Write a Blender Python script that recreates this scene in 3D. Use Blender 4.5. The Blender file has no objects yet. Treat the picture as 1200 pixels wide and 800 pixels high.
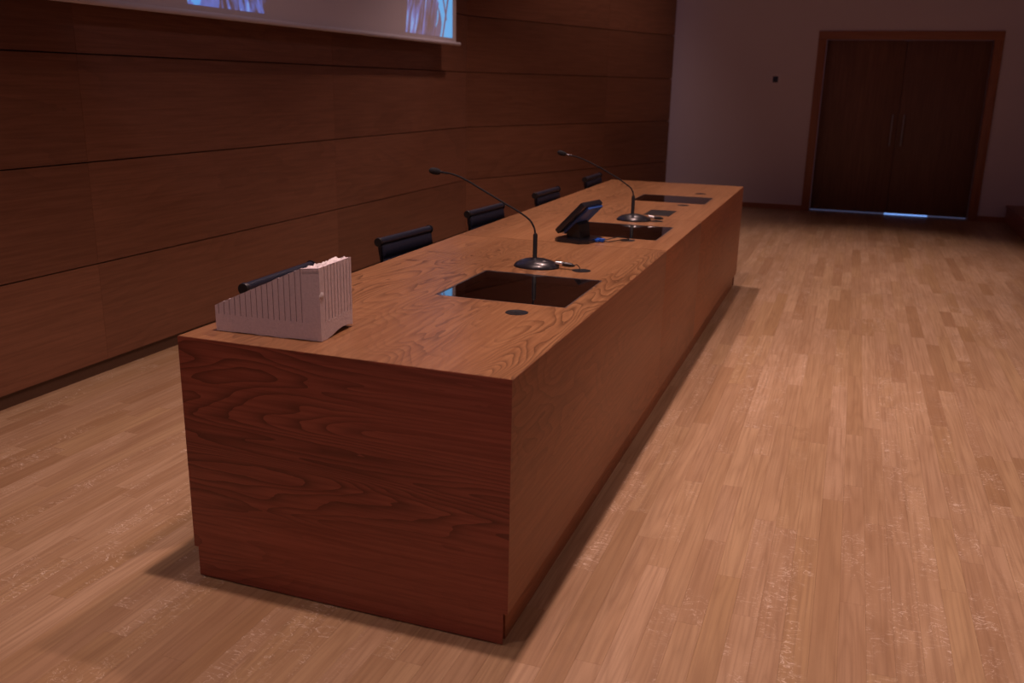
import bpy, bmesh, math, random
from mathutils import Vector, Matrix, noise
random.seed(7)
S = bpy.context.scene
C = S.collection

# ------------------------------------------------------------------ camera
cam_data = bpy.data.cameras.new('camera')
cam = bpy.data.objects.new('camera', cam_data)
C.objects.link(cam)
CAM = Vector((0.7087, -1.9795, 1.4288))
def cam_axes(y, p, r):
    f = Vector((-math.sin(y)*math.cos(p), math.cos(y)*math.cos(p), math.sin(p)))
    rt = Vector((math.cos(y), math.sin(y), 0)); up = rt.cross(f)
    return math.cos(r)*rt+math.sin(r)*up, -math.sin(r)*rt+math.cos(r)*up, f
AR, AU, AF = cam_axes(0.3451, -0.2745, 0.0197)
FPX = 1071.05
M4 = Matrix(((AR.x, AU.x, -AF.x, CAM.x), (AR.y, AU.y, -AF.y, CAM.y), (AR.z, AU.z, -AF.z, CAM.z), (0, 0, 0, 1)))
cam.matrix_world = M4
cam_data.sensor_width = 36.0
cam_data.lens = FPX/1200*36
cam_data.clip_start = 0.05
cam_data.dof.use_dof = True
cam_data.dof.focus_distance = 3.0
cam_data.dof.aperture_fstop = 3.5
S.camera = cam

# ------------------------------------------------------------------ world, lamps, exposure
S.view_settings.view_transform = 'Standard'
S.view_settings.look = 'None'
S.view_settings.exposure = 0.0
S.view_settings.gamma = 1.0
S.view_settings.use_curve_mapping = False
W = bpy.data.worlds.new('world'); S.world = W; W.use_nodes = True
W.node_tree.nodes['Background'].inputs[0].default_value = (1.0, 0.58, 0.80, 1)
W.node_tree.nodes['Background'].inputs[1].default_value = 0.10

LAMP = (1.0, 0.645, 0.58)
def spot(x, y, z, tx, ty, watts, angle, blend=0.6, size=0.06, col=LAMP, tz=0.0):
    l = bpy.data.lights.new('downlight', 'SPOT')
    l.energy = watts; l.color = col; l.spot_size = math.radians(angle); l.spot_blend = blend
    l.shadow_soft_size = size
    o = bpy.data.objects.new('downlight', l); C.objects.link(o)
    o.location = (x, y, z)
    d = Vector((tx-x, ty-y, tz-z))
    o.rotation_euler = d.to_track_quat('-Z', 'Y').to_euler()
    return o
for x, y, w in ((-0.22, 0.25, 290), (-0.25, 2.2, 270), (-0.9, 4.97, 240)):      # row over the desk
    spot(x, y, 4.3, x+.4, y, w, 96, .8)
for y in (-0.2, 2.5, 5.0):                        # row over the chairs, grazing the panelled wall
    spot(-1.0, y, 4.3, -0.9, y, 45, 88)
for y, w in ((-0.4, 25), (1.8, 120), (3.8, 105), (5.6, 105)):        # row in front of the desk
    spot(1.3, y, 4.3, 1.45, y, w, 58, .9)
for y in (1.0, 3.6, 5.8):                          # unseen spots added to brighten the desk front from the side
    spot(3.5, y, 4.3, 0.2, y+.2, 45, 56, .8, .1, LAMP, .3)
spot(1.2, 6.7, 4.3, 1.1, 6.9, 170, 50, .7)
spot(-0.2, 7.6, 4.3, -1.9, 7.9, 80, 80, 1.0, .06, LAMP, 1.3)        # towards the splayed wall
spot(-1.2, -1.5, 4.3, -1.2, -1.2, 70, 80)
# the projector throwing its picture on the screen
spot(2.6, 3.0, 4.2, -2.52, 3.3, 48, 46, 0.2, 0.05, (0.85, 0.72, 1.0), 2.9)

# ------------------------------------------------------------------ node helpers
def newmat(name):
    m = bpy.data.materials.new(name); m.use_nodes = True
    nt = m.node_tree; b = nt.nodes['Principled BSDF']
    return m, nt, b
def plain(name, col, rough=0.5, metal=0.0, bump=0.0, bscale=200, var=0.0, coat=0.0):
    m, nt, b = newmat(name)
    b.inputs['Base Color'].default_value = (*col, 1); b.inputs['Roughness'].default_value = rough
    b.inputs['Metallic'].default_value = metal; b.inputs['Coat Weight'].default_value = coat
    tc = nt.nodes.new('ShaderNodeTexCoord')
    if var or bump:
        n = nt.nodes.new('ShaderNodeTexNoise'); n.inputs['Scale'].default_value = bscale; n.inputs['Detail'].default_value = 4
        nt.links.new(tc.outputs['Object'], n.inputs['Vector'])
        if bump:
            bp = nt.nodes.new('ShaderNodeBump'); bp.inputs['Strength'].default_value = bump; bp.inputs['Distance'].default_value = 0.002
            nt.links.new(n.outputs['Fac'], bp.inputs['Height']); nt.links.new(bp.outputs[0], b.inputs['Normal'])
        if var:
            mx = nt.nodes.new('ShaderNodeMix'); mx.data_type = 'RGBA'
            mx.inputs['A'].default_value = (*[c*(1-var) for c in col], 1); mx.inputs['B'].default_value = (*[min(1, c*(1+var)) for c in col], 1)
            nt.links.new(n.outputs['Fac'], mx.inputs['Factor']); nt.links.new(mx.outputs['Result'], b.inputs['Base Color'])
    return m
def math_node(nt, op, a, b=None, c=None, clamp=False):
    n = nt.nodes.new('ShaderNodeMath'); n.operation = op; n.use_clamp = clamp
    for i, v in enumerate((a, b, c)):
        if v is None: continue
        if isinstance(v, (int, float)): n.inputs[i].default_value = v
        else: nt.links.new(v, n.inputs[i])
    return n.outputs[0]
def mixc(nt, f, a, b, mode='MIX'):
    n = nt.nodes.new('ShaderNodeMix'); n.data_type = 'RGBA'; n.blend_type = mode
    for k, v in (('Factor', f), ('A', a), ('B', b)):
        if isinstance(v, (int, float)): n.inputs[k].default_value = v
        elif isinstance(v, tuple): n.inputs[k].default_value = (*v, 1) if len(v) == 3 else v
        else: nt.links.new(v, n.inputs[k])
    return n.outputs['Result']
def noise_node(nt, vec, scale, detail=3, dist=0.0, rough=0.5):
    n = nt.nodes.new('ShaderNodeTexNoise')
    n.inputs['Scale'].default_value = scale; n.inputs['Detail'].default_value = detail
    n.inputs['Distortion'].default_value = dist; n.inputs['Roughness'].default_value = rough
    nt.links.new(vec, n.inputs['Vector']); return n.outputs['Fac']
def smooth(nt, v, lo, hi):
    n = nt.nodes.new('ShaderNodeMapRange'); n.interpolation_type = 'SMOOTHSTEP'
    nt.links.new(v, n.inputs[0]); n.inputs[1].default_value = lo; n.inputs[2].default_value = hi
    return n.outputs[0]
def mapping(nt, vec, scale, loc=(0, 0, 0)):
    n = nt.nodes.new('ShaderNodeMapping'); n.inputs['Scale'].default_value = scale; n.inputs['Location'].default_value = loc
    nt.links.new(vec, n.inputs['Vector']); return n.outputs[0]

def veneer(name, light, dark, axis, rough=0.35, figure=1.0, rings=16, seed=0.0, across=3.2, along=0.5, spec=0.5):
    """Oak veneer with the grain running along one axis (0 x, 1 y, 2 z)."""
    m, nt, b = newmat(name)
    tc = nt.nodes.new('ShaderNodeTexCoord').outputs['Object']
    info = nt.nodes.new('ShaderNodeObjectInfo').outputs['Random']
    off = nt.nodes.new('ShaderNodeCombineXYZ')
    k = math_node(nt, 'MULTIPLY', info, 37.0)
    for i in range(3): nt.links.new(k, off.inputs[i])
    add = nt.nodes.new('ShaderNodeVectorMath'); add.operation = 'ADD'
    nt.links.new(tc, add.inputs[0]); nt.links.new(off.outputs[0], add.inputs[1])
    v = add.outputs[0]
    sc = [across]*3; sc[axis] = along
    n1 = noise_node(nt, mapping(nt, v, tuple(sc), (seed, seed*.7, seed*.3)), 1.0, 2.5, 0.35, 0.45)
    js = [38.0]*3; js[axis] = 15.0
    n1 = math_node(nt, 'MULTIPLY_ADD', noise_node(nt, mapping(nt, v, tuple(js)), 1.0, 2), .016, n1)
    r = math_node(nt, 'FRACT', math_node(nt, 'MULTIPLY', n1, rings*2))
    r = math_node(nt, 'POWER', r, 2.2)
    fs = [8.0]*3; fs[axis] = 1.6
    fmask = smooth(nt, noise_node(nt, mapping(nt, v, tuple(x*.35 for x in fs), (seed+3, 0, 0)), 1.0, 1), .40, .66)
    # jagged figure edge
    ps = [620.0]*3; ps[axis] = 14.0
    pores = noise_node(nt, mapping(nt, v, tuple(ps)), 1.0, 3, 0, .6)
    ps2 = [90.0]*3; ps2[axis] = 2.2
    streak = noise_node(nt, mapping(nt, v, tuple(ps2)), 1.0, 4, 0.2, .6)
    broad = noise_node(nt, mapping(nt, v, tuple(x*.6 for x in sc)), 1.0, 1)
    col = mixc(nt, smooth(nt, streak, .3, .72), light, dark)
    col = mixc(nt, math_node(nt, 'MULTIPLY', math_node(nt, 'MULTIPLY', r, math_node(nt, 'ADD', fmask, .18)), 0.62*figure), col, tuple(c*.42 for c in dark))
    col = mixc(nt, math_node(nt, 'MULTIPLY', smooth(nt, pores, .52, .75), .35), col, tuple(c*.5 for c in dark))
    hs = nt.nodes.new('ShaderNodeHueSaturation')
    nt.links.new(col, hs.inputs['Color'])
    val = math_node(nt, 'MULTIPLY_ADD', broad, .5, .68)
    val = math_node(nt, 'MULTIPLY', val, math_node(nt, 'MULTIPLY_ADD', info, .16, .94))
    nt.links.new(val, hs.inputs['Value'])
    nt.links.new(hs.outputs[0], b.inputs['Base Color'])
    b.inputs['Roughness'].default_value = rough
    b.inputs['Specular IOR Level'].default_value = spec
    bp = nt.nodes.new('ShaderNodeBump'); bp.inputs['Strength'].default_value = .12; bp.inputs['Distance'].default_value = .0006
    nt.links.new(pores, bp.inputs['Height']); nt.links.new(bp.outputs[0], b.inputs['Normal'])
    return m

def parquet():
    m, nt, b = newmat('oak_parquet')
    geo = nt.nodes.new('ShaderNodeNewGeometry').outputs['Position']
    at = nt.nodes.new('ShaderNodeAttribute'); at.attribute_name = 'tint'
    sep = nt.nodes.new('ShaderNodeSeparateColor'); nt.links.new(at.outputs['Color'], sep.inputs[0])
    tone, hue, fleck = sep.outputs
    sc = nt.nodes.new('ShaderNodeVectorMath'); sc.operation = 'SCALE'; nt.links.new(at.outputs['Color'], sc.inputs[0]); sc.inputs['Scale'].default_value = 53.0
    add = nt.nodes.new('ShaderNodeVectorMath'); add.operation = 'ADD'; nt.links.new(geo, add.inputs[0]); nt.links.new(sc.outputs[0], add.inputs[1])
    v = add.outputs[0]
    n1 = noise_node(nt, mapping(nt, v, (9, .55, 9)), 1.0, 2, .2)
    r = math_node(nt, 'POWER', math_node(nt, 'PINGPONG', math_node(nt, 'MULTIPLY', n1, 26), 1.0), 2)
    streak = noise_node(nt, mapping(nt, v, (105, 1.7, 105)), 1.0, 4, .1, .6)
    pores = noise_node(nt, mapping(nt, v, (900, 22, 900)), 1.0, 2, 0, .6)
    light = (0.58, 0.405, 0.255); dark = (0.40, 0.25, 0.14)
    base = mixc(nt, tone, dark, light)
    base = mixc(nt, math_node(nt, 'MULTIPLY', hue, .35), base, (0.50, 0.34, 0.15))
    col = mixc(nt, math_node(nt, 'MULTIPLY', smooth(nt, streak, .40, .75), .5), base, (0.27, .155, .085))
    col = mixc(nt, math_node(nt, 'MULTIPLY', r, .26), col, (0.22, .12, .06))
    col = mixc(nt, math_node(nt, 'MULTIPLY', smooth(nt, pores, .55, .8), .3), col, (0.2, .11, .06))
    # medullary ray flecks: thin wandering pale lines on the quarter-sawn boards
    w = noise_node(nt, mapping(nt, v, (17, 34, 17)), 1.0, 2.0, 1.3, .5)
    line = smooth(nt, math_node(nt, 'ABSOLUTE', math_node(nt, 'SUBTRACT', w, .5)), .016, .003)
    msk = smooth(nt, noise_node(nt, mapping(nt, v, (12, 5, 12)), 1.0, 2), .44, .58)
    fl = math_node(nt, 'MULTIPLY', math_node(nt, 'MULTIPLY', line, msk), smooth(nt, fleck, .35, .7))
    patch = smooth(nt, noise_node(nt, mapping(nt, v, (14, 3, 14)), 1.0, 1), .35, .7)
    col = mixc(nt, math_node(nt, 'MULTIPLY', patch, .28), col, (0.33, .19, .095))
    col = mixc(nt, math_node(nt, 'MULTIPLY', fl, .8), col, (0.82, .69, .55))
    nt.links.new(col, b.inputs['Base Color'])
    nt.links.new(math_node(nt, 'MULTIPLY_ADD', streak, .18, .27), b.inputs['Roughness'])
    b.inputs['Specular IOR Level'].default_value = .45
    bp = nt.nodes.new('ShaderNodeBump'); bp.inputs['Strength'].default_value = .1; bp.inputs['Distance'].default_value = .0006
    nt.links.new(streak, bp.inputs['Height']); nt.links.new(bp.outputs[0], b.inputs['Normal'])
    return m

DL, DD = (0.40, 0.205, 0.092), (0.285, 0.130, 0.055)
M_top = veneer('desk_oak_top', DL, DD, 1, .30, 1.25, 17, 1.3, 4.2, 1.1)
M_side = veneer('desk_oak_side', (0.43, 0.165, 0.075), (0.33, 0.118, 0.05), 1, .42, .6, 12, 5.1, 4.0, 1.0)
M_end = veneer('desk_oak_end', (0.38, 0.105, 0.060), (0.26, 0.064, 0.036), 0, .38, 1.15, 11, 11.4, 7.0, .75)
M_wall = veneer('wall_oak', (0.235, 0.100, 0.056), (0.175, 0.070, 0.038), 1, .38, .35, 9, 2.2, 2.2, .45)
M_door = veneer('door_oak', (0.24, 0.11, 0.055), (0.17, 0.075, 0.037), 2, .45, .2, 8, 4.2, 3.0, .4)
M_trim = veneer('trim_oak', (0.42, 0.17, 0.075), (0.32, 0.12, 0.05), 2, .4, .2, 8, 6.6, 3.0, .4)
M_trimx = veneer('trim_oak_level', (0.42, 0.17, 0.075), (0.32, 0.12, 0.05), 0, .4, .2, 8, 6.6, 3.0, .4)
M_floor = parquet()
M_dark = plain('shadow_gap_brown', (0.05, 0.028, 0.018), .8)
M_well = plain('brown_lined_well', (0.55, 0.30, 0.21), .6)
M_skirt = plain('dark_brown_skirting', (0.085, 0.040, 0.022), .55, bump=.1, var=.15, bscale=60)  # dark brown base colour for the recessed baseboard and floor bed
M_paint = plain('painted_plaster', (0.72, 0.66, 0.70), .85, bump=.15, bscale=350, var=.02)
M_ceiling = plain('ceiling_plaster', (0.30, 0.28, 0.28), .9, bump=.1)
M_black = plain('black_plastic', (0.012, 0.012, 0.014), .38, bump=.08, bscale=900)
M_gloss = plain('satin_black_shell', (0.016, 0.016, 0.022), .28, coat=.2)
M_foam = plain('black_foam', (0.010, 0.010, 0.013), .95, bump=.8, bscale=700)
M_leather = plain('black_leather', (0.012, 0.015, 0.030), .36, bump=.35, bscale=500, var=.2)
M_chrome = plain('chrome', (0.8, 0.8, 0.82), .12, 1.0)
M_darkmetal = plain('dark_metal', (0.06, 0.06, 0.07), .3, 1.0)
M_steel = plain('brushed_steel', (0.35, 0.33, 0.33), .35, 1.0)
M_blue = plain('blue_plastic', (0.02, 0.12, 0.6), .35)
M_bluesheen = plain('dark_blue_gloss', (0.03, 0.09, 0.34), .42, coat=.1)
M_stone = plain('pale_limestone', (0.74, 0.665, 0.70), .85, bump=.5, bscale=140, var=.14)
M_stonechip = plain('fresh_broken_limestone', (0.86, 0.82, 0.83), .9, bump=1.0, bscale=220, var=.12)
M_sheet = plain('screen_fabric', (0.55, 0.50, 0.53), .9, bump=.05)
M_bar = plain('screen_bar_grey', (0.50, 0.46, 0.50), .6)
M_white = plain('white_plastic', (0.75, 0.70, 0.74), .5)
M_navy = plain('dark_display', (0.03, 0.025, 0.05), .2)

def emit(name, col, s):
    m, nt, b = newmat(name)
    b.inputs['Base Color'].default_value = (.02, .02, .02, 1)
    b.inputs['Emission Color'].default_value = (*col, 1); b.inputs['Emission Strength'].default_value = s
    return m
M_daylight = emit('daylight_under_door', (0.22, 0.42, 1.0), 1.3)
M_daylow = emit('dim_daylight_under_door', (0.35, 0.40, 0.8), 0.12)

m, nt, b = newmat('tinted_glass'); M_glass = m
nt.nodes.remove(b)
out = nt.nodes['Material Output']
tr = nt.nodes.new('ShaderNodeBsdfTransparent'); tr.inputs[0].default_value = (0.72, 0.62, 0.62, 1)
gl = nt.nodes.new('ShaderNodeBsdfGlossy'); gl.inputs['Roughness'].default_value = .015; gl.inputs['Color'].default_value = (1, 1, 1, 1)
fr = nt.nodes.new('ShaderNodeFresnel'); fr.inputs[0].default_value = 3.0
mx = nt.nodes.new('ShaderNodeMixShader')
nt.links.new(math_node(nt, 'MULTIPLY_ADD', fr.outputs[0], .72, .26), mx.inputs[0]); nt.links.new(tr.outputs[0], mx.inputs[1]); nt.links.new(gl.outputs[0], mx.inputs[2])
nt.links.new(mx.outputs[0], out.inputs[0])

m, nt, b = newmat('projected_picture'); M_picture = m
b.inputs['Base Color'].default_value = (.55, .50, .53, 1); b.inputs['Roughness'].default_value = .9
at = nt.nodes.new('ShaderNodeAttribute'); at.attribute_name = 'picture'
nt.links.new(at.outputs['Color'], b.inputs['Emission Color']); b.inputs['Emission Strength'].default_value = 1.0

# ------------------------------------------------------------------ mesh helpers
def box(bm, x0, y0, z0, x1, y1, z1, bev=0.0):
    vs = [bm.verts.new((x, y, z)) for z in (z0, z1) for x, y in ((x0, y0), (x1, y0), (x1, y1), (x0, y1))]
    fs = [bm.faces.new([vs[i] for i in f]) for f in ((3, 2, 1, 0), (4, 5, 6, 7), (0, 1, 5, 4), (1, 2, 6, 5), (2, 3, 7, 6), (3, 0, 4, 7))]
    if bev:
        es = {e for f in fs for e in f.edges}
        bmesh.ops.bevel(bm, geom=list(es), offset=bev, segments=2, profile=.6, affect='EDGES')
    return vs
def prism(bm, pts, z0, z1, axis=2, top=None):
    """Extrude an outline along an axis; top(p) may give a height per point."""
    def P(a, b_, h): return ((a, b_, h), (h, a, b_), (a, h, b_))[{2: 0, 0: 1, 1: 2}[axis]]
    lo = [bm.verts.new(P(a, b_, z0)) for a, b_ in pts]
    hi = [bm.verts.new(P(a, b_, top(a, b_) if top else z1)) for a, b_ in pts]
    n = len(pts)
    bm.faces.new(lo[::-1]); f = bm.faces.new(hi)
    for i in range(n): bm.faces.new((lo[i], lo[(i+1) % n], hi[(i+1) % n], hi[i]))
    return lo, hi, f
def tube(bm, pts, r, seg=10, cap=True):
    pts = [Vector(p) for p in pts]; rs = r if isinstance(r, (list, tuple)) else [r]*len(pts)
    t0 = (pts[1]-pts[0]).normalized(); nrm = t0.orthogonal().normalized(); rings = []
    for i, p in enumerate(pts):
        t = (pts[min(i+1, len(pts)-1)]-pts[max(i-1, 0)]).normalized()
        nrm = (nrm-t*nrm.dot(t)).normalized(); bn = t.cross(nrm)
        rings.append([bm.verts.new(p+rs[i]*(math.cos(a)*nrm+math.sin(a)*bn)) for a in (2*math.pi*k/seg for k in range(seg))])
    for a, b_ in zip(rings, rings[1:]):
        for k in range(seg): bm.faces.new((a[k], a[(k+1) % seg], b_[(k+1) % seg], b_[k]))
    if cap: bm.faces.new(rings[0][::-1]); bm.faces.new(rings[-1])
def lathe(bm, prof, c=(0, 0, 0), seg=32, sx=1.0, sy=1.0):
    rings = []
    for r, z in prof:
        if r < 1e-6: rings.append([bm.verts.new((c[0], c[1], c[2]+z))])
        else: rings.append([bm.verts.new((c[0]+sx*r*math.cos(2*math.pi*k/seg), c[1]+sy*r*math.sin(2*math.pi*k/seg), c[2]+z)) for k in range(seg)])
    for a, b_ in zip(rings, rings[1:]):
        for k in range(seg):
            k2 = (k+1) % seg
            if len(a) == 1 and len(b_) == 1: continue
            if len(a) == 1: bm.faces.new((a[0], b_[k2], b_[k])) if False else bm.faces.new((a[0], b_[k], b_[k2]))
            elif len(b_) == 1: bm.faces.new((a[k2], a[k], b_[0]))
            else: bm.faces.new((a[k], a[k2], b_[k2], b_[k]))
def smooth_path(pts, n=6):
    P = [Vector(p) for p in pts]; out = []
    for i in range(len(P)-1):
        a = P[max(i-1, 0)]; b_ = P[i]; c = P[i+1]; d = P[min(i+2, len(P)-1)]
        for k in range(n):
            t = k/n
            out.append(.5*((2*b_)+(c-a)*t+(2*a-5*b_+4*c-d)*t*t+(3*b_-a-3*c+d)*t**3))
    out.append(P[-1]); return out
def obj(name, bm, mat, parent=None, loc=(0, 0, 0), shade=False, label=None):
    bmesh.ops.recalc_face_normals(bm, faces=bm.faces[:])
    me = bpy.data.meshes.new(name); bm.to_mesh(me); bm.free()
    for mm in (mat if isinstance(mat, list) else [mat]): me.materials.append(mm)
    if shade:
        me.polygons.foreach_set('use_smooth', [True]*len(me.polygons))
        try: me.set_sharp_from_angle(angle=math.radians(38))
        except Exception: pass
    o = bpy.data.objects.new(name, me); C.objects.link(o); o.location = loc
    if parent: o.parent = parent
    if label: o['label'] = label
    return o
def NB(): return bmesh.new()
def boxo(name, dims, mat, parent=None, bev=0.0, label=None, loc=(0, 0, 0)):
    bm = NB(); box(bm, *dims, bev); return obj(name, bm, mat, parent, loc, bev > 0, label)
def thing(name, label, cat, loc=(0, 0, 0), rz=0.0, group=None):
    o = bpy.data.objects.new(name, None); o.empty_display_size = .1; C.objects.link(o)
    o.location = loc; o.rotation_euler = (0, 0, rz); o['label'] = label; o['category'] = cat
    if group: o['group'] = group
    return o
def structure(o): o['kind'] = 'structure'; return o

# ------------------------------------------------------------------ measured layout
H, DW, L, HP = 0.74, 0.9886, 4.9275, 0.0952
XW, YB, ANG, YF = -2.6742, 6.0589, 0.3655, 9.84
CEIL = 4.45

# ------------------------------------------------------------------ floor of single planks
def project(p):
    d = Vector(p)-CAM; z = d.dot(AF)
    if z < .1: return None
    return 600+FPX*d.dot(AR)/z, 400-FPX*d.dot(AU)/z
def hidden_by_desk(p):
    a = CAM; d = Vector(p)-CAM; t0, t1 = 0, 1
    for i, (lo, hi) in enumerate(((-DW, 0), (0, L), (0, H))):
        if abs(d[i]) < 1e-9: continue
        u, v = (lo-a[i])/d[i], (hi-a[i])/d[i]
        if u > v: u, v = v, u
        t0 = max(t0, u); t1 = min(t1, v)
    return t0 < t1-1e-3
floor = structure(boxo('floor', (-2.95, -4, -.06, 5.0, YF+.4, -.008), M_skirt))
planks = []
PW = 0.071; row = 0; x = -2.80
while x < 5.0-PW:
    y = -4+random.uniform(-.8, 0)
    while y < YF+.12:
        ln = random.choice((.45, .6, .8, .95, 1.15))*random.uniform(.85, 1.15)
        y1 = min(y+ln, YF+.12); y0 = max(y, -4)
        if y1-y0 > .03:
            t = random.betavariate(3.2, 2.2)
            if random.random() < .10: t = random.uniform(-.25, .1)
            planks.append((x, y0, x+PW, y1, t, random.random()**2, random.random()))
        y += ln
    x += PW
def plank_geo(bm, lay, p):
    x0, y0, x1, y1, t, h, f = p; g = .0001; c = .0003
    z = [(-.008, 0), (-c, 0), (0, c)]
    rings = []
    for zz, ins in z:
        a = g+ins
        rings.append([bm.verts.new(v) for v in ((x0+a, y0+a, zz), (x1-a, y0+a, zz), (x1-a, y1-a, zz), (x0+a, y1-a, zz))])
    fs = [bm.faces.new(rings[2])]
    for a, b_ in zip(rings, rings[1:]):
        for k in range(4): fs.append(bm.faces.new((a[k], a[(k+1) % 4], b_[(k+1) % 4], b_[k])))
    for f_ in fs:
        for lp in f_.loops: lp[lay] = (t, h, f, 1)
scored = []
for p in planks:
    cx, cy = (p[0]+p[2])/2, (p[1]+p[3])/2
    best = 0
    ok = sum(1 for yy in (p[1], cy, p[3]) if (lambda s: s and 0 < s[0] < 1200 and 0 < s[1] < 800 and not hidden_by_desk((cx, yy, 0)))(project((cx, yy, 0))))
    if ok:
        a, b_, c_, d_ = (project(v) for v in ((p[0], cy, 0), (p[2], cy, 0), (cx, p[1], 0), (cx, p[3], 0)))
        if all((a, b_, c_, d_)): best = ok*math.dist(a, b_)*math.dist(c_, d_)
    scored.append((best, p))
scored.sort(key=lambda s: -s[0])
for sc_, p in scored[:300]:
    bm = NB(); lay = bm.loops.layers.float_color.new('tint'); plank_geo(bm, lay, p)
    obj('plank', bm, M_floor, floor)
bm = NB(); lay = bm.loops.layers.float_color.new('tint')
for sc_, p in scored[300:]: plank_geo(bm, lay, p)
o = obj('plank_field', bm, M_floor, floor); o['kind'] = 'stuff'

# ------------------------------------------------------------------ panelled wall
ZR = [.0627, .549, 1.034, 1.525, 2.0126, 2.498, 2.984, 3.470, 3.956, CEIL]
bm = NB(); box(bm, XW-.16, -4, 0, XW-.025, YB+.05, CEIL)
ca, sa = math.cos(ANG), math.sin(ANG)
def angled(s, t): return (XW+s*sa+t*ca, YB+s*ca-t*sa)     # s along the splayed part, t towards the room
LEN2 = 3.555
prism(bm, [angled(0, -.16), angled(LEN2, -.16), angled(LEN2, -.025), angled(0, -.025)][::-1], 0, CEIL)
wall_left = structure(obj('wall_left', bm, M_dark))
cols = [-4.0, -3.055, -.80, 1.455, 3.71, YB]
for z0, z1 in zip(ZR, ZR[1:]):
    for y0, y1 in zip(cols, cols[1:]):
        boxo('panel', (XW-.024, y0+.0006, z0+.0032, XW, y1-.0006, z1-.0032), M_wall, wall_left)
    for s0, s1 in ((0, 2.21), (2.21, LEN2)):
        # local frame rotated so that the grain follows the splayed wall
        bm = NB(); box(bm, -.024, s0+.0006, z0+.0032, 0, s1-.0006, z1-.0032)
        o = obj('panel', bm, M_wall, wall_left, (XW, YB, 0)); o.rotation_euler = (0, 0, -ANG)
bm = NB(); box(bm, XW-.024, -4, 0, XW-.012, YB, ZR[0])
prism(bm, [angled(0, -.024), angled(LEN2, -.024), angled(LEN2, -.012), angled(0, -.012)][::-1], 0, ZR[0])
structure(obj('baseboard_left', bm, M_skirt))

# ------------------------------------------------------------------ far wall with its double door
DX0, DX1, DH = 0.205, 2.160, 2.092
bm = NB()
box(bm, -2.0, YF, 0, DX0+.02, YF+.25, CEIL)
box(bm, DX1-.02, YF, 0, 5.0, YF+.25, CEIL)
box(bm, DX0+.02, YF, DH-.02, DX1-.02, YF+.25, CEIL)
structure(obj('wall_far', bm, M_paint))
bm = NB(); box(bm, -1.9, YF-.012, 0, DX0, YF, .06); box(bm, DX1, YF-.012, 0, 5, YF, .06)
structure(obj('baseboard_far', bm, M_trimx))
structure(boxo('wall_right', (5.0, -4, 0, 5.2, YF+.25, CEIL), M_paint))
structure(boxo('ceiling', (-3.0, -4, CEIL, 5.2, YF+.25, CEIL+.15), M_ceiling))
door = thing('door_1', 'closed double door of brown oak in a proud oak frame, two bar handles', 'door', ((DX0+DX1)/2, YF, 0)); structure(door)
hw = (DX1-DX0)/2; fw = .093
for sx in (-1, 1):
    boxo('door_frame', (min(sx*hw, sx*(hw-fw)), -.02, 0, max(sx*hw, sx*(hw-fw)), .2, DH-fw), M_trim, door, .003)
boxo('door_frame', (-hw, -.02, DH-fw, hw, .2, DH), M_trimx, door, .003)
ow = hw-fw
for sx in (-1, 1):
    x0, x1 = (-ow+.004, -.0025) if sx < 0 else (.0025, ow-.004)
    leaf = boxo('door_leaf', (x0, .11, .014, x1, .155, DH-fw-.004), M_door, door, .002)
    hx = sx*.062
    bm = NB(); tube(bm, [(hx, .055, .81), (hx, .055, 1.17)], .010, 14)
    for z in (.86, 1.12): tube(bm, [(hx, .111, z), (hx, .055, z)], .007, 10)
    obj('handle', bm, M_steel, leaf, shade=True, label='slim vertical steel bar handle')
boxo('seam_backing', (-.02, .1555, .02, .02, .162, DH-fw-.01), M_door, door)  # unseen board added to block light through the seam between the leaves
boxo('daylight_gap', (-.02, .118, .0015, .46, .125, .0125), M_daylight, door, label='bright blue daylight showing under the door')
boxo('daylight_gap', (-ow+.01, .118, .0015, -.02, .125, .0125), M_daylow, door, label='faint daylight showing under the door')
boxo('daylight_gap', (.46, .118, .0015, ow-.01, .125, .0125), M_daylow, door, label='faint daylight showing under the door')

sw = thing('wall_switch', 'small square pale switch plate with dark centre on the far wall', 'switch', (-.24, YF, 1.545))
boxo('plate', (-.062, -.009, -.058, .062, 0, .058), M_white, sw, .002)
boxo('display', (-.032, -.0115, -.040, .030, -.0085, .032), M_navy, sw, .001, 'dark square display')

# low wooden platform by the right edge
pl = thing('platform_step', 'low dark wooden platform against the far wall right of the door', 'platform', (2.44, 6.6, 0))
boxo('riser', (0.012, .012, 0, 2.4, 3.22, .178), M_side, pl, .002)
boxo('tread', (0, 0, .178, 2.41, 3.22, .203), M_side, pl, .003)

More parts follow.
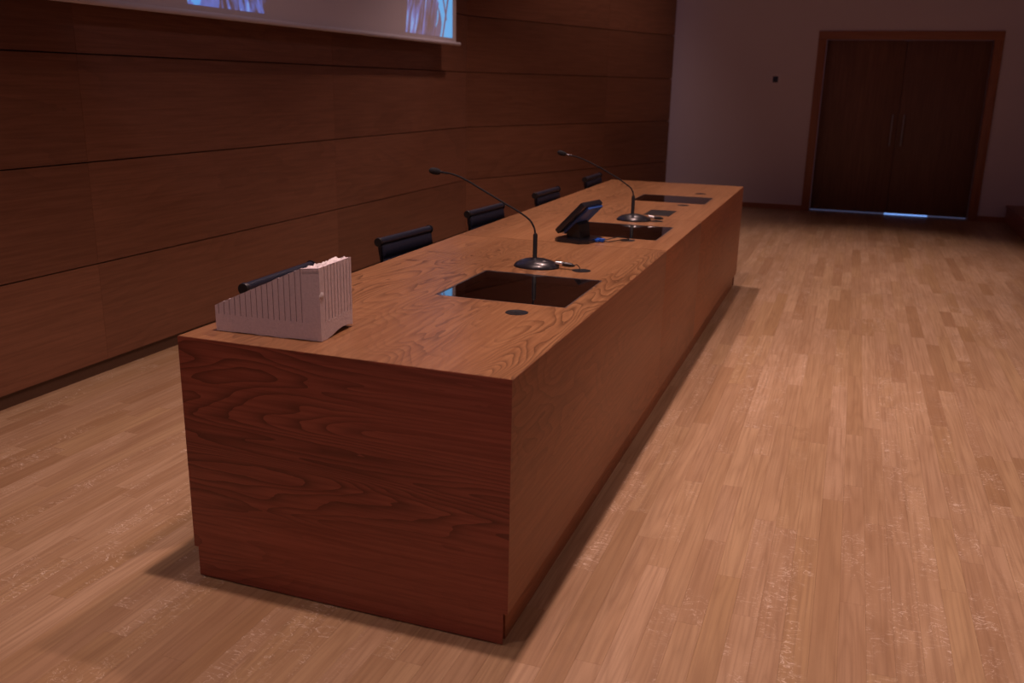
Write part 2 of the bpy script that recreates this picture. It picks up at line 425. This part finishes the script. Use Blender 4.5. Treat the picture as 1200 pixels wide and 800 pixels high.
# ------------------------------------------------------------------ projection screen
XS = -2.52
sc = thing('projection_screen', 'large pale projection screen with grey bottom bar hanging over the wood panelled wall', 'screen', (XS, 0, 1.745))
boxo('sheet', (-.002, .25, .0, 0, 5.46, 2.45), M_sheet, sc)
bm = NB(); tube(bm, [(0, .2, 0), (0, 5.535, 0)], .015, 16)
obj('bottom_bar', bm, M_bar, sc, shade=True)
boxo('case', (-.07, .1, 2.45, .07, 5.6, 2.6), M_bar, sc, .01)
def fbm(a, b_, c_=0.0): return noise.noise((a, b_, c_))*.6+noise.noise((a*2.1, b_*2.1, c_+7))*.3+noise.noise((a*4.3, b_*4.3, c_+3))*.15
def picture(y, z):
    """Colour of the projected picture (blue foliage) at y along the wall, z above the bar."""
    k = 0; col = (0, 0, 0)
    sky = (.03, .38, .95); leaf = (.05, .15, .62)
    if 2.06 < y < 2.31 + z*.1:
        s = fbm(y*9, z*7, 1); k = .35+1.1*max(0, s+.25); col = leaf if s < .3 else sky
    elif 2.335 < y < 2.70+z*.35:
        s = fbm(y*34+z*9, z*8, 2); k = max(0, s*2.4+.35); col = leaf if s < .35 else (.12, .35, .9)
    elif 4.50+z*.2 < y < 5.385:
        # slanting sheaf of leaves opening to bright sky at the right
        u = y-4.50-z*.2
        edge = 5.02+z*.30 + .05*fbm(0, z*14, 5)
        if y > edge:
            stem = abs(y-(5.17+z*.36)) < .016 or abs(y-(5.33-(z)*.40)) < .014 and z > .17
            twig = abs(y-(5.02+.10*math.sin(z*9)+z*.05)) < max(0, .085-z*.30)
            if stem or twig: k = .35; col = (.10, .12, .35)
            else: k = 1.0; col = (.0, .44, .95)
        else:
            s = fbm((y-z*.32)*30, z*4, 9); k = max(0, s*2.0+.28); col = (.09, .16, .60) if s < .33 else (.12, .38, .85)
            if u > .32: k *= .7
    elif z > .45:
        s = fbm(y*2.2, z*2.2, 4); k = max(0, s*1.6); col = leaf
    k = min(k, 1.0)*(1 if col[1] > .45 else .72)
    return (col[0]*k, col[1]*k, col[2]*k, 1)
bm = NB(); play = bm.verts.layers.float_color.new('picture')
def pgrid(y0, y1, ny, z0, z1, nz):
    vs = []
    for j in range(nz+1):
        r_ = []
        for i in range(ny+1):
            y, z = y0+(y1-y0)*i/ny, z0+(z1-z0)*j/nz
            v = bm.verts.new((.001, y, z)); v[play] = picture(y, z); r_.append(v)
        vs.append(r_)
    for j in range(nz):
        for i in range(ny): bm.faces.new((vs[j][i], vs[j][i+1], vs[j+1][i+1], vs[j+1][i]))
pgrid(.35, 5.387, 720, .042, .42, 54)
pgrid(.35, 5.387, 200, .42, 2.35, 70)
obj('projected_picture', bm, M_picture, sc)

# ------------------------------------------------------------------ desk
desk = thing('conference_desk', 'long reddish oak conference desk with flush glass windows in its top, on a recessed plinth', 'desk', (0, 0, 0))
SP = .013; TH = .038
YS = [0, 1.972, 2.958, L]
WIN = [(.765, 1.232), (2.222, 2.672), (3.705, 4.085)]
WX0, WX1 = -.557, -.098
g = .0008; e = .0006
for (y0, y1), (h0, h1) in zip(zip(YS, YS[1:]), WIN):
    xs = [-DW, WX0, WX1, -.0014]; ys = [y0+(g if y0 else .0014), h0, h1, y1-(g if y1 < L else .0014)]
    bm = NB(); grid = {}
    for k, z in ((0, H-TH), (1, H)):
        for i, xx in enumerate(xs):
            for j, yy in enumerate(ys): grid[i, j, k] = bm.verts.new((xx, yy, z))
    for i in range(3):
        for j in range(3):
            if (i, j) == (1, 1): continue
            for k in (0, 1): bm.faces.new([grid[a, b_, k] for a, b_ in ((i, j), (i+1, j), (i+1, j+1), (i, j+1))])
    for a, b_ in [((i, 0), (i+1, 0)) for i in range(3)]+[((i, 3), (i+1, 3)) for i in range(3)]+[((0, j), (0, j+1)) for j in range(3)]+[((3, j), (3, j+1)) for j in range(3)]+[((1, 1), (2, 1)), ((1, 2), (2, 2)), ((1, 1), (1, 2)), ((2, 1), (2, 2))]:
        bm.faces.new((grid[(*a, 0)], grid[(*b_, 0)], grid[(*b_, 1)], grid[(*a, 1)]))
    bmesh.ops.recalc_face_normals(bm, faces=bm.faces[:])
    ed = [ed_ for ed_ in bm.edges if all(abs(v.co.z-H) < 1e-6 for v in ed_.verts) and ed_.calc_face_angle(0) > 1]
    bmesh.ops.bevel(bm, geom=ed, offset=.0012, segments=2, affect='EDGES')
    obj('desk_top', bm, M_top, desk)
    # instrument well under the glass
    bm = NB()
    xa, xb, zb = WX0, WX1, H-.16
    t = .006
    box(bm, xa-t, h0-t, zb-t, xb+t, h1+t, zb)
    box(bm, xa-t, h0-t, zb, xa, h1+t, H-TH); box(bm, xb, h0-t, zb, xb+t, h1+t, H-TH)
    box(bm, xa, h0-t, zb, xb, h0, H-TH); box(bm, xa, h1, zb, xb, h1+t, H-TH)
    well = obj('instrument_well', bm, M_well, desk)
    # monitor lying tilted in the well
    bm = NB(); box(bm, -.17, -.20, -.012, .17, .20, .006, .004)
    mo = obj('sunken_monitor', bm, M_navy, desk, ((xa+xb)/2+.02, (h0+h1)/2, H-.085)); mo.rotation_euler = (math.radians(8), math.radians(-14), 0)
    bm = NB()
    for b4 in ((xa, h0, xa+.004, h1), (xb-.004, h0, xb, h1), (xa+.004, h0, xb-.004, h0+.004), (xa+.004, h1-.004, xb-.004, h1)):
        box(bm, b4[0], b4[1], H-.010, b4[2], b4[3], H-.0005)
    obj('glass_frame', bm, M_steel, desk)
    boxo('glass_pane', (xa+.004, h0+.004, H-.008, xb-.004, h1-.004, H-.0015), M_glass, desk)
# long front towards the room
for y0, y1 in zip(YS, YS[1:]):
    a = .0002 if y0 == 0 else y0+.0011; b_ = L-.0002 if y1 == L else y1-.0011
    boxo('front_core', (-.03, a, HP, -.0014, b_, H-TH-.0002), M_dark, desk)
    boxo('front_panel', (-.0013, a, HP, 0, b_, H-.0008), M_side, desk, .0006)
# end panels run to the floor, notched at the recess of the plinth
for y0, y1, k in ((0, .0013, 0), (L-.0013, L, 1)):
    bm = NB()
    pts = [(-DW+SP, .004), (-SP, .004), (-SP, HP), (-.0003, HP), (-.0003, H-.0008), (-DW, H-.0008), (-DW, HP), (-DW+SP, HP)]
    lo = [bm.verts.new((a, y0, z)) for a, z in pts]; hi = [bm.verts.new((a, y1, z)) for a, z in pts]
    bm.faces.new(lo); bm.faces.new(hi[::-1])
    for i in range(8): bm.faces.new((lo[i], lo[(i+1) % 8], hi[(i+1) % 8], hi[i]))
    obj('end_panel', bm, M_end, desk)
for y0, y1 in ((.0015, .030), (L-.030, L-.0015)):
    boxo('end_core', (-DW+SP+.0005, y0, .004, -.031, y1, H-TH-.0003), M_side, desk)
boxo('plinth', (-.05, .031, 0, -SP-.004, L-.035, HP-.001), M_side, desk)
boxo('divider_panel', (-.6, 2.935, 0, -.05, 2.96, H-TH-.001), M_side, desk)
# black cable grommets
def grommet(x, y):
    bm = NB()
    lathe(bm, [(.0365, 0), (.0365, .0006), (.034, .0010), (.030, .0009), (.029, .0004), (.0, .0004)], seg=36)
    gr = obj('cable_grommet', bm, M_black, desk, (x, y, H), True, 'round black cable grommet')
    bm = NB(); lathe(bm, [(.012, .0004), (.012, .0008), (0, .0008)], (.0, .012, 0), 16)
    obj('cable_slot', bm, M_foam, gr, shade=True)
for x, y in ((-.22, .643), (-.22, 1.378), (-.223, 2.166), (-.226, 2.855), (-.213, 3.603), (-.214, 4.287)): grommet(x, y)
boxo('cover_plate', (-.345, 3.075, H, -.200, 3.31, H+.0010), M_black, desk, .0004, 'black rectangular cover plate')

# ------------------------------------------------------------------ gooseneck microphones
def microphone(label, x0, y0, path, gromx, gromy, rz):
    t = thing('gooseneck_microphone', label, 'microphone', (x0, y0, H), 0, 'gooseneck microphones on the desk')
    a, b_ = .092, .070
    prof = [(1, 0), (1.0, .10), (.975, .22), (.88, .45), (.72, .66), (.52, .82), (.30, .94), (.12, 1.0), (0, 1.0)]
    bm = NB(); lathe(bm, [(r, z*.036) for r, z in prof], (.0, 0, 0), 48, a, b_)
    bmesh.ops.rotate(bm, verts=bm.verts[:], cent=(0, 0, 0), matrix=Matrix.Rotation(rz, 3, 'Z'))
    obj('base', bm, M_gloss, t, (.008, 0, 0), True)
    bm = NB(); tube(bm, [(0, 0, .030), (0, 0, .036), (0, 0, .125), (0, 0, .132)], [.013, .0088, .0088, .005], 18)
    obj('stem', bm, M_black, t, shade=True)
    P = [(0, 0, .128)]+[(px-x0, 0, pz-H) for px, pz in path]
    bm = NB(); tube(bm, smooth_path(P, 8), .0036, 10); obj('gooseneck', bm, M_foam, t, shade=True)
    d = (Vector(P[-1])-Vector(P[-2])).normalized()
    e0 = Vector(P[-1])
    bm = NB(); tube(bm, [e0-d*.03, e0+d*.004], .0048, 12); obj('collar', bm, M_darkmetal, t, shade=True)
    n = 10; pts = []; rs = []
    for i in range(n+1):
        u = i/n; pts.append(e0+d*(.054*u)); rs.append(max(.0008, .0138*math.sqrt(max(0, 1-(2*u-1)**2))**.75))
    bm = NB(); tube(bm, pts, rs, 16); obj('foam_windscreen', bm, M_foam, t, shade=True)
    # cable plug and lead
    ca_, sa_ = math.cos(rz), math.sin(rz)
    def R(u, z): return (.008+u*ca_, u*sa_, z)
    bm = NB(); tube(bm, [R(.078, .022), R(.108, .020)], .0095, 16); pg = obj('plug_ring', bm, M_chrome, t, shade=True, label='shiny chrome plug ring')
    bm = NB(); tube(bm, [R(.107, .020), R(.140, .0175), R(.156, .016)], [.0092, .0085, .003], 14); obj('plug', bm, M_black, t, shade=True)
    gx, gy = gromx-x0, gromy-y0
    e1 = Vector(R(.152, .0165)); g1 = Vector((gx-.006, gy+.008, .001))
    mid = (e1+g1)/2
    bm = NB(); tube(bm, smooth_path([e1, e1.lerp(g1, .35)+Vector((0, 0, .010)), e1.lerp(g1, .75)+Vector((0, 0, .010)), g1], 6), .0016, 8)
    obj('lead', bm, M_black, t, shade=True)
microphone('black gooseneck microphone standing right behind the nearest glass window', -.411, 1.380,
    [(-.412, .872), (-.418, .895), (-.438, .923), (-.481, .950), (-.546, .982), (-.636, 1.027), (-.709, 1.063), (-.764, 1.081), (-.812, 1.086)], -.22, 1.378, .0)
microphone('black gooseneck microphone standing behind the tilted screen, farther along the desk', -.351, 2.830,
    [(-.352, .871), (-.357, .893), (-.378, .918), (-.450, .962), (-.555, 1.014), (-.652, 1.053), (-.729, 1.069)], -.226, 2.855, .15)

# ------------------------------------------------------------------ tilted touch screen on its stand
t = thing('touch_monitor', 'small black tilted touch screen on a flat stand, seen from behind, blue plug', 'monitor', (-.425, 2.06, H), math.radians(-13))
bm = NB()
out_ = [(-.085, -.075), (-.06, -.095), (.05, -.095), (.085, -.06), (.085, .07), (.06, .09), (-.06, .09), (-.085, .07)]
prism(bm, out_, 0, .017); bmesh.ops.bevel(bm, geom=[e_ for e_ in bm.edges if all(v.co.z > .01 for v in e_.verts)], offset=.005, segments=2, affect='EDGES')
obj('stand_base', bm, M_gloss, t, shade=False)
bm = NB(); prism(bm, [(-.035, .012), (.03, .012), (.022, .08), (-.022, .115), (-.052, .095)], -.05, .05, axis=1)
obj('stand_neck', bm, M_black, t)
pan = thing('tilt', '', '')
bpy.data.objects.remove(pan)
TILT = Matrix.Rotation(math.radians(45), 3, 'Y')
def tilted(name, dims, mat, bev, label=None):
    # local frame: x = panel normal away from the seats, y = width, z = height; leaned by 45 degrees
    bm = NB(); box(bm, *dims, bev)
    bmesh.ops.rotate(bm, verts=bm.verts[:], cent=(0, 0, 0), matrix=TILT)
    bmesh.ops.translate(bm, verts=bm.verts[:], vec=(-.072, 0, .044))
    return obj(name, bm, mat, t, shade=True, label=label)
tilted('screen_housing', (-.013, -.088, 0, .013, .088, .19), M_gloss, .006)
tilted('screen_glass', (-.0145, -.080, .008, -.0125, .080, .182), M_navy, .0005)
tilted('back_cover', (.0125, -.055, .012, .026, .083, .183), M_bluesheen, .005, 'glossy blue back cover')
bm = NB(); box(bm, .078, .0, .004, .100, .012, .014, .001); box(bm, .078, .016, .003, .118, .034, .017, .002)
obj('plug', bm, M_blue, t, shade=True, label='bright blue cable plug')
bm = NB(); tube(bm, smooth_path([(.116, .026, .010), (.14, .045, .018), (.165, .085, .024), (.178, .125, .018), (.180, .150, .0035)], 6), .0022, 8)
tube(bm, smooth_path([(.116, .022, .007), (.14, .032, .006), (.16, .065, .008), (.170, .11, .008), (.174, .148, .0035)], 6), .0022, 8)
obj('cable', bm, M_black, t, shade=True)

# ------------------------------------------------------------------ slotted limestone block
st = thing('limestone_block', 'pale limestone wedge cut with thin vertical slots, standing on the near desk corner', 'stone', (-.925, .088, H), math.radians(2.6))
SW, SD, ZB = .333, .185, .050
def slope(x, y=0): return .075+(min(x, .277)/.277)*.125+max(0, x-.277)*.10
def body(x0, x1, fronts, rights, zoff=0.0):
    pts = [(x0, 0)]
    for c in fronts:
        if x0 < c < x1: pts += [(c-.0010, 0), (c-.0010, .010), (c+.0010, .010), (c+.0010, 0)]
    pts.append((x1, 0))
    for c in rights: pts += [(x1, c-.0014), (x1-.010, c-.0014), (x1-.010, c+.0014), (x1, c+.0014)]
    pts += [(x1, SD), (x0, SD)]
    return pts
fronts = [.012+.0176*i for i in range(17)]
bm = NB(); lo, hi, f = prism(bm, body(0, SW, [c for c in fronts if c < .29], [.028+.0182*i for i in range(9)]), ZB, 0, top=lambda a, b_: slope(a)+random.uniform(-.0007, .0007))
# lower solid base, rough underneath with one corner broken away
n = 14; 
nv = []
def jz(): return random.uniform(0, .0025)
base_out = [(SW*i/n, 0) for i in range(n+1)]+[(SW, SD*i/6) for i in range(1, 7)]+[(SW*(1-i/n), SD) for i in range(1, n+1)]+[(0, SD*(1-i/6)) for i in range(1, 6)]
lo = []
for a, b_ in base_out:
    z = jz()
    if a > SW-.001 and b_ > .05: z += .013*min(1, (b_-.05)/.05)*(1 if b_ < SD-.02 else .5)
    lo.append(bm.verts.new((a, b_, z)))
hi2 = [bm.verts.new((a, b_, ZB)) for a, b_ in base_out]
bm.faces.new(lo[::-1]); bm.faces.new(hi2)
for i in range(len(lo)): bm.faces.new((lo[i], lo[(i+1) % len(lo)], hi2[(i+1) % len(lo)], hi2[i]))
bmesh.ops.triangulate(bm, faces=[f_ for f_ in bm.faces if len(f_.verts) > 4])
obj('slotted_body', bm, M_stone, st)
# broken top ridge
bm = NB(); nx, ny = 9, 26; vs = []
for j in range(ny+1):
    r_ = []
    for i in range(nx+1):
        a = .279+(SW-.281)*i/nx; b_ = SD*j/ny
        z = slope(a)-.004+.010*abs(noise.noise((a*70, b_*60, 2)))+.007*noise.noise((a*160, b_*150, 5))+.004*math.sin(b_*345)*(i/nx)
        if i in (0,) or j in (ny,): z = slope(a)-.012
        if i == nx: z -= .008*abs(noise.noise((3, b_*90, 1)))+.004; a -= .002*random.random()
        if j == 0: z -= .004
        r_.append(bm.verts.new((a, b_, z)))
    vs.append(r_)
for j in range(ny):
    for i in range(nx): bm.faces.new((vs[j][i], vs[j][i+1], vs[j+1][i+1], vs[j+1][i]))
border = [v for v in vs[0]]+[r_[-1] for r_ in vs[1:]]+[v for v in vs[-1][-2::-1]]+[r_[0] for r_ in vs[-2:0:-1]]
lowb = [bm.verts.new((v.co.x, v.co.y, slope(v.co.x)-.016)) for v in border]
for i in range(len(border)): bm.faces.new((border[i], lowb[i], lowb[(i+1) % len(border)], border[(i+1) % len(border)]))
obj('broken_ridge', bm, M_stonechip, st, label='pale freshly broken ridge')
bm = NB()
for i in range(9):
    y = .028+.0182*i
    bmesh.ops.create_icosphere(bm, subdivisions=1, radius=.0017, matrix=Matrix.Translation((SW-.0003, y, ZB+.001)))
obj('slot_end_chips', bm, M_stonechip, st)
bm = NB(); bmesh.ops.create_icosphere(bm, subdivisions=3, radius=1, matrix=Matrix.Translation((SW-.001, .010, .128)) @ Matrix.Diagonal((.0035, .011, .010, 1)))
for v in bm.verts: v.co += Vector((0, .003, .003))*noise.noise(v.co*180)
obj('chipped_spot', bm, M_stonechip, st)

# ------------------------------------------------------------------ chairs
def make_chair():
    t = thing('swivel_chair', 'x', 'chair')
    hw = .203
    def sling(name, pts, ribs, thick):
        """Leather sling: profile path (x, z) with padded ribs, extruded over the width."""
        P = smooth_path([(a, 0, b_) for a, b_ in pts], 16); n = len(P)-1
        acc = [0]
        for i in range(n): acc.append(acc[-1]+(P[i+1]-P[i]).length)
        bm = NB(); rows = []
        for side in (1, -1):
            for i in range(n+1):
                tt = (P[min(i+1, n)]-P[max(i-1, 0)]).normalized(); nn = Vector((-tt.z, 0, tt.x))
                ph = acc[i]/acc[-1]*(ribs); bulge = thick*(.18+.82*abs(math.sin(math.pi*ph))**.6)
                rows.append((P[i]+nn*bulge*side, side))
        half = n+1
        ring = [rows[i][0] for i in range(half)]+[rows[half+i][0] for i in range(half-1, -1, -1)]
        ys = [-hw, -hw+.006, hw-.006, hw]
        loops = []
        cen = [P[i] for i in range(half)]+[P[i] for i in range(half-1, -1, -1)]
        for k, y in enumerate(ys):
            s = .5 if k in (0, 3) else 1
            loops.append([bm.verts.new((c.x+(p.x-c.x)*s, y, c.z+(p.z-c.z)*s)) for p, c in zip(ring, cen)])
        m_ = len(ring)
        for a, b_ in zip(loops, loops[1:]):
            for k in range(m_): bm.faces.new((a[k], a[(k+1) % m_], b_[(k+1) % m_], b_[k]))
        for lp in (loops[0], loops[-1]):
            for k in range(half-1): bm.faces.new((lp[k], lp[k+1], lp[m_-2-k], lp[m_-1-k]))
        return obj(name, bm, M_leather, t, shade=True)
    back = [(-.185, .445), (-.205, .52), (-.222, .60), (-.240, .70), (-.252, .775)]
    seat = [(.225, .430), (.20, .448), (.08, .438), (-.06, .428), (-.14, .430), (-.178, .442)]
    sling('backrest', back, 5, .015)
    sling('seat', seat, 6, .009)
    for s in (-1, 1):
        rail = smooth_path([(a, s*(hw+.006), b_) for a, b_ in seat]+[(a, s*(hw+.006), b_) for a, b_ in back[1:]], 6)
        bm = NB(); tube(bm, rail, .0075, 8); obj('side_rail', bm, M_darkmetal, t, shade=True)
    bm = NB(); tube(bm, [(-.254, -hw-.004, .782), (-.254, hw+.004, .782)], .0165, 18)
    roll = obj('top_roll', bm, M_leather, t, shade=True)
    for s in (-1, 1):
        bm = NB(); tube(bm, [(-.254, s*(hw+.003), .782), (-.254, s*(hw+.014), .782)], [.020, .018], 18)
        obj('roll_cap', bm, M_black, roll, shade=True, label='round dark end cap')
    bm = NB()
    for z, x_ in ((.42, .12), (.412, -.10)): tube(bm, [(x_, -hw-.004, z), (x_, 0, z-.03), (x_, hw+.004, z)], .009, 10)
    obj('stretcher', bm, M_darkmetal, t, shade=True)
    bm = NB(); lathe(bm, [(0, .06), (.024, .06), (.024, .24), (.016, .24), (.016, .385), (.07, .388), (.07, .40), (0, .40)], seg=20)
    obj('column', bm, M_chrome, t, shade=True)
    for k in range(5):
        a = math.radians(36+72*k); d = Vector((math.cos(a), math.sin(a), 0))
        bm = NB(); tube(bm, [(0, 0, .085), d*.15+Vector((0, 0, .082)), d*.245+Vector((0, 0, .066))], [.017, .014, .010], 10)
        lg = obj('leg', bm, M_chrome, t, shade=True)
        bm = NB(); ax = Vector((-d.y, d.x, 0)); c0 = d*.248+Vector((0, 0, .026))
        for sgn in (-1, 1): tube(bm, [c0+ax*sgn*.006, c0+ax*sgn*.020], .026, 16)
        tube(bm, [c0, c0+Vector((0, 0, .042))], .006, 8)
        obj('castor', bm, M_black, lg, shade=True)
    return t
def copy_tree(o, parent=None):
    c = o.copy(); C.objects.link(c); c.parent = parent
    for ch in list(o.children): copy_tree(ch, c)
    return c
chairs = [(-1.075, .627, 2, 'black leather swivel chair tucked in behind the limestone block, nearest of the row'),
          (-1.085, 1.60, -5, 'black ribbed swivel chair at the desk between limestone block and nearer microphone'),
          (-1.085, 2.55, -4, 'black ribbed swivel chair whose back shows under the nearer microphone neck'),
          (-1.050, 3.50, -2, 'black ribbed swivel chair fourth along the desk, left of the farther microphone neck'),
          (-1.055, 4.60, 0, 'black ribbed swivel chair at the far end of the desk, behind the farther microphone neck')]
proto = make_chair()
for i, (x, y, deg, lab) in enumerate(chairs):
    o = proto if i == 0 else copy_tree(proto)
    a = math.radians(deg)
    o.location = (x+.254*math.cos(a), y+.254*math.sin(a), 0); o.rotation_euler = (0, 0, a)
    o['label'] = lab; o['group'] = 'swivel chairs behind the desk'
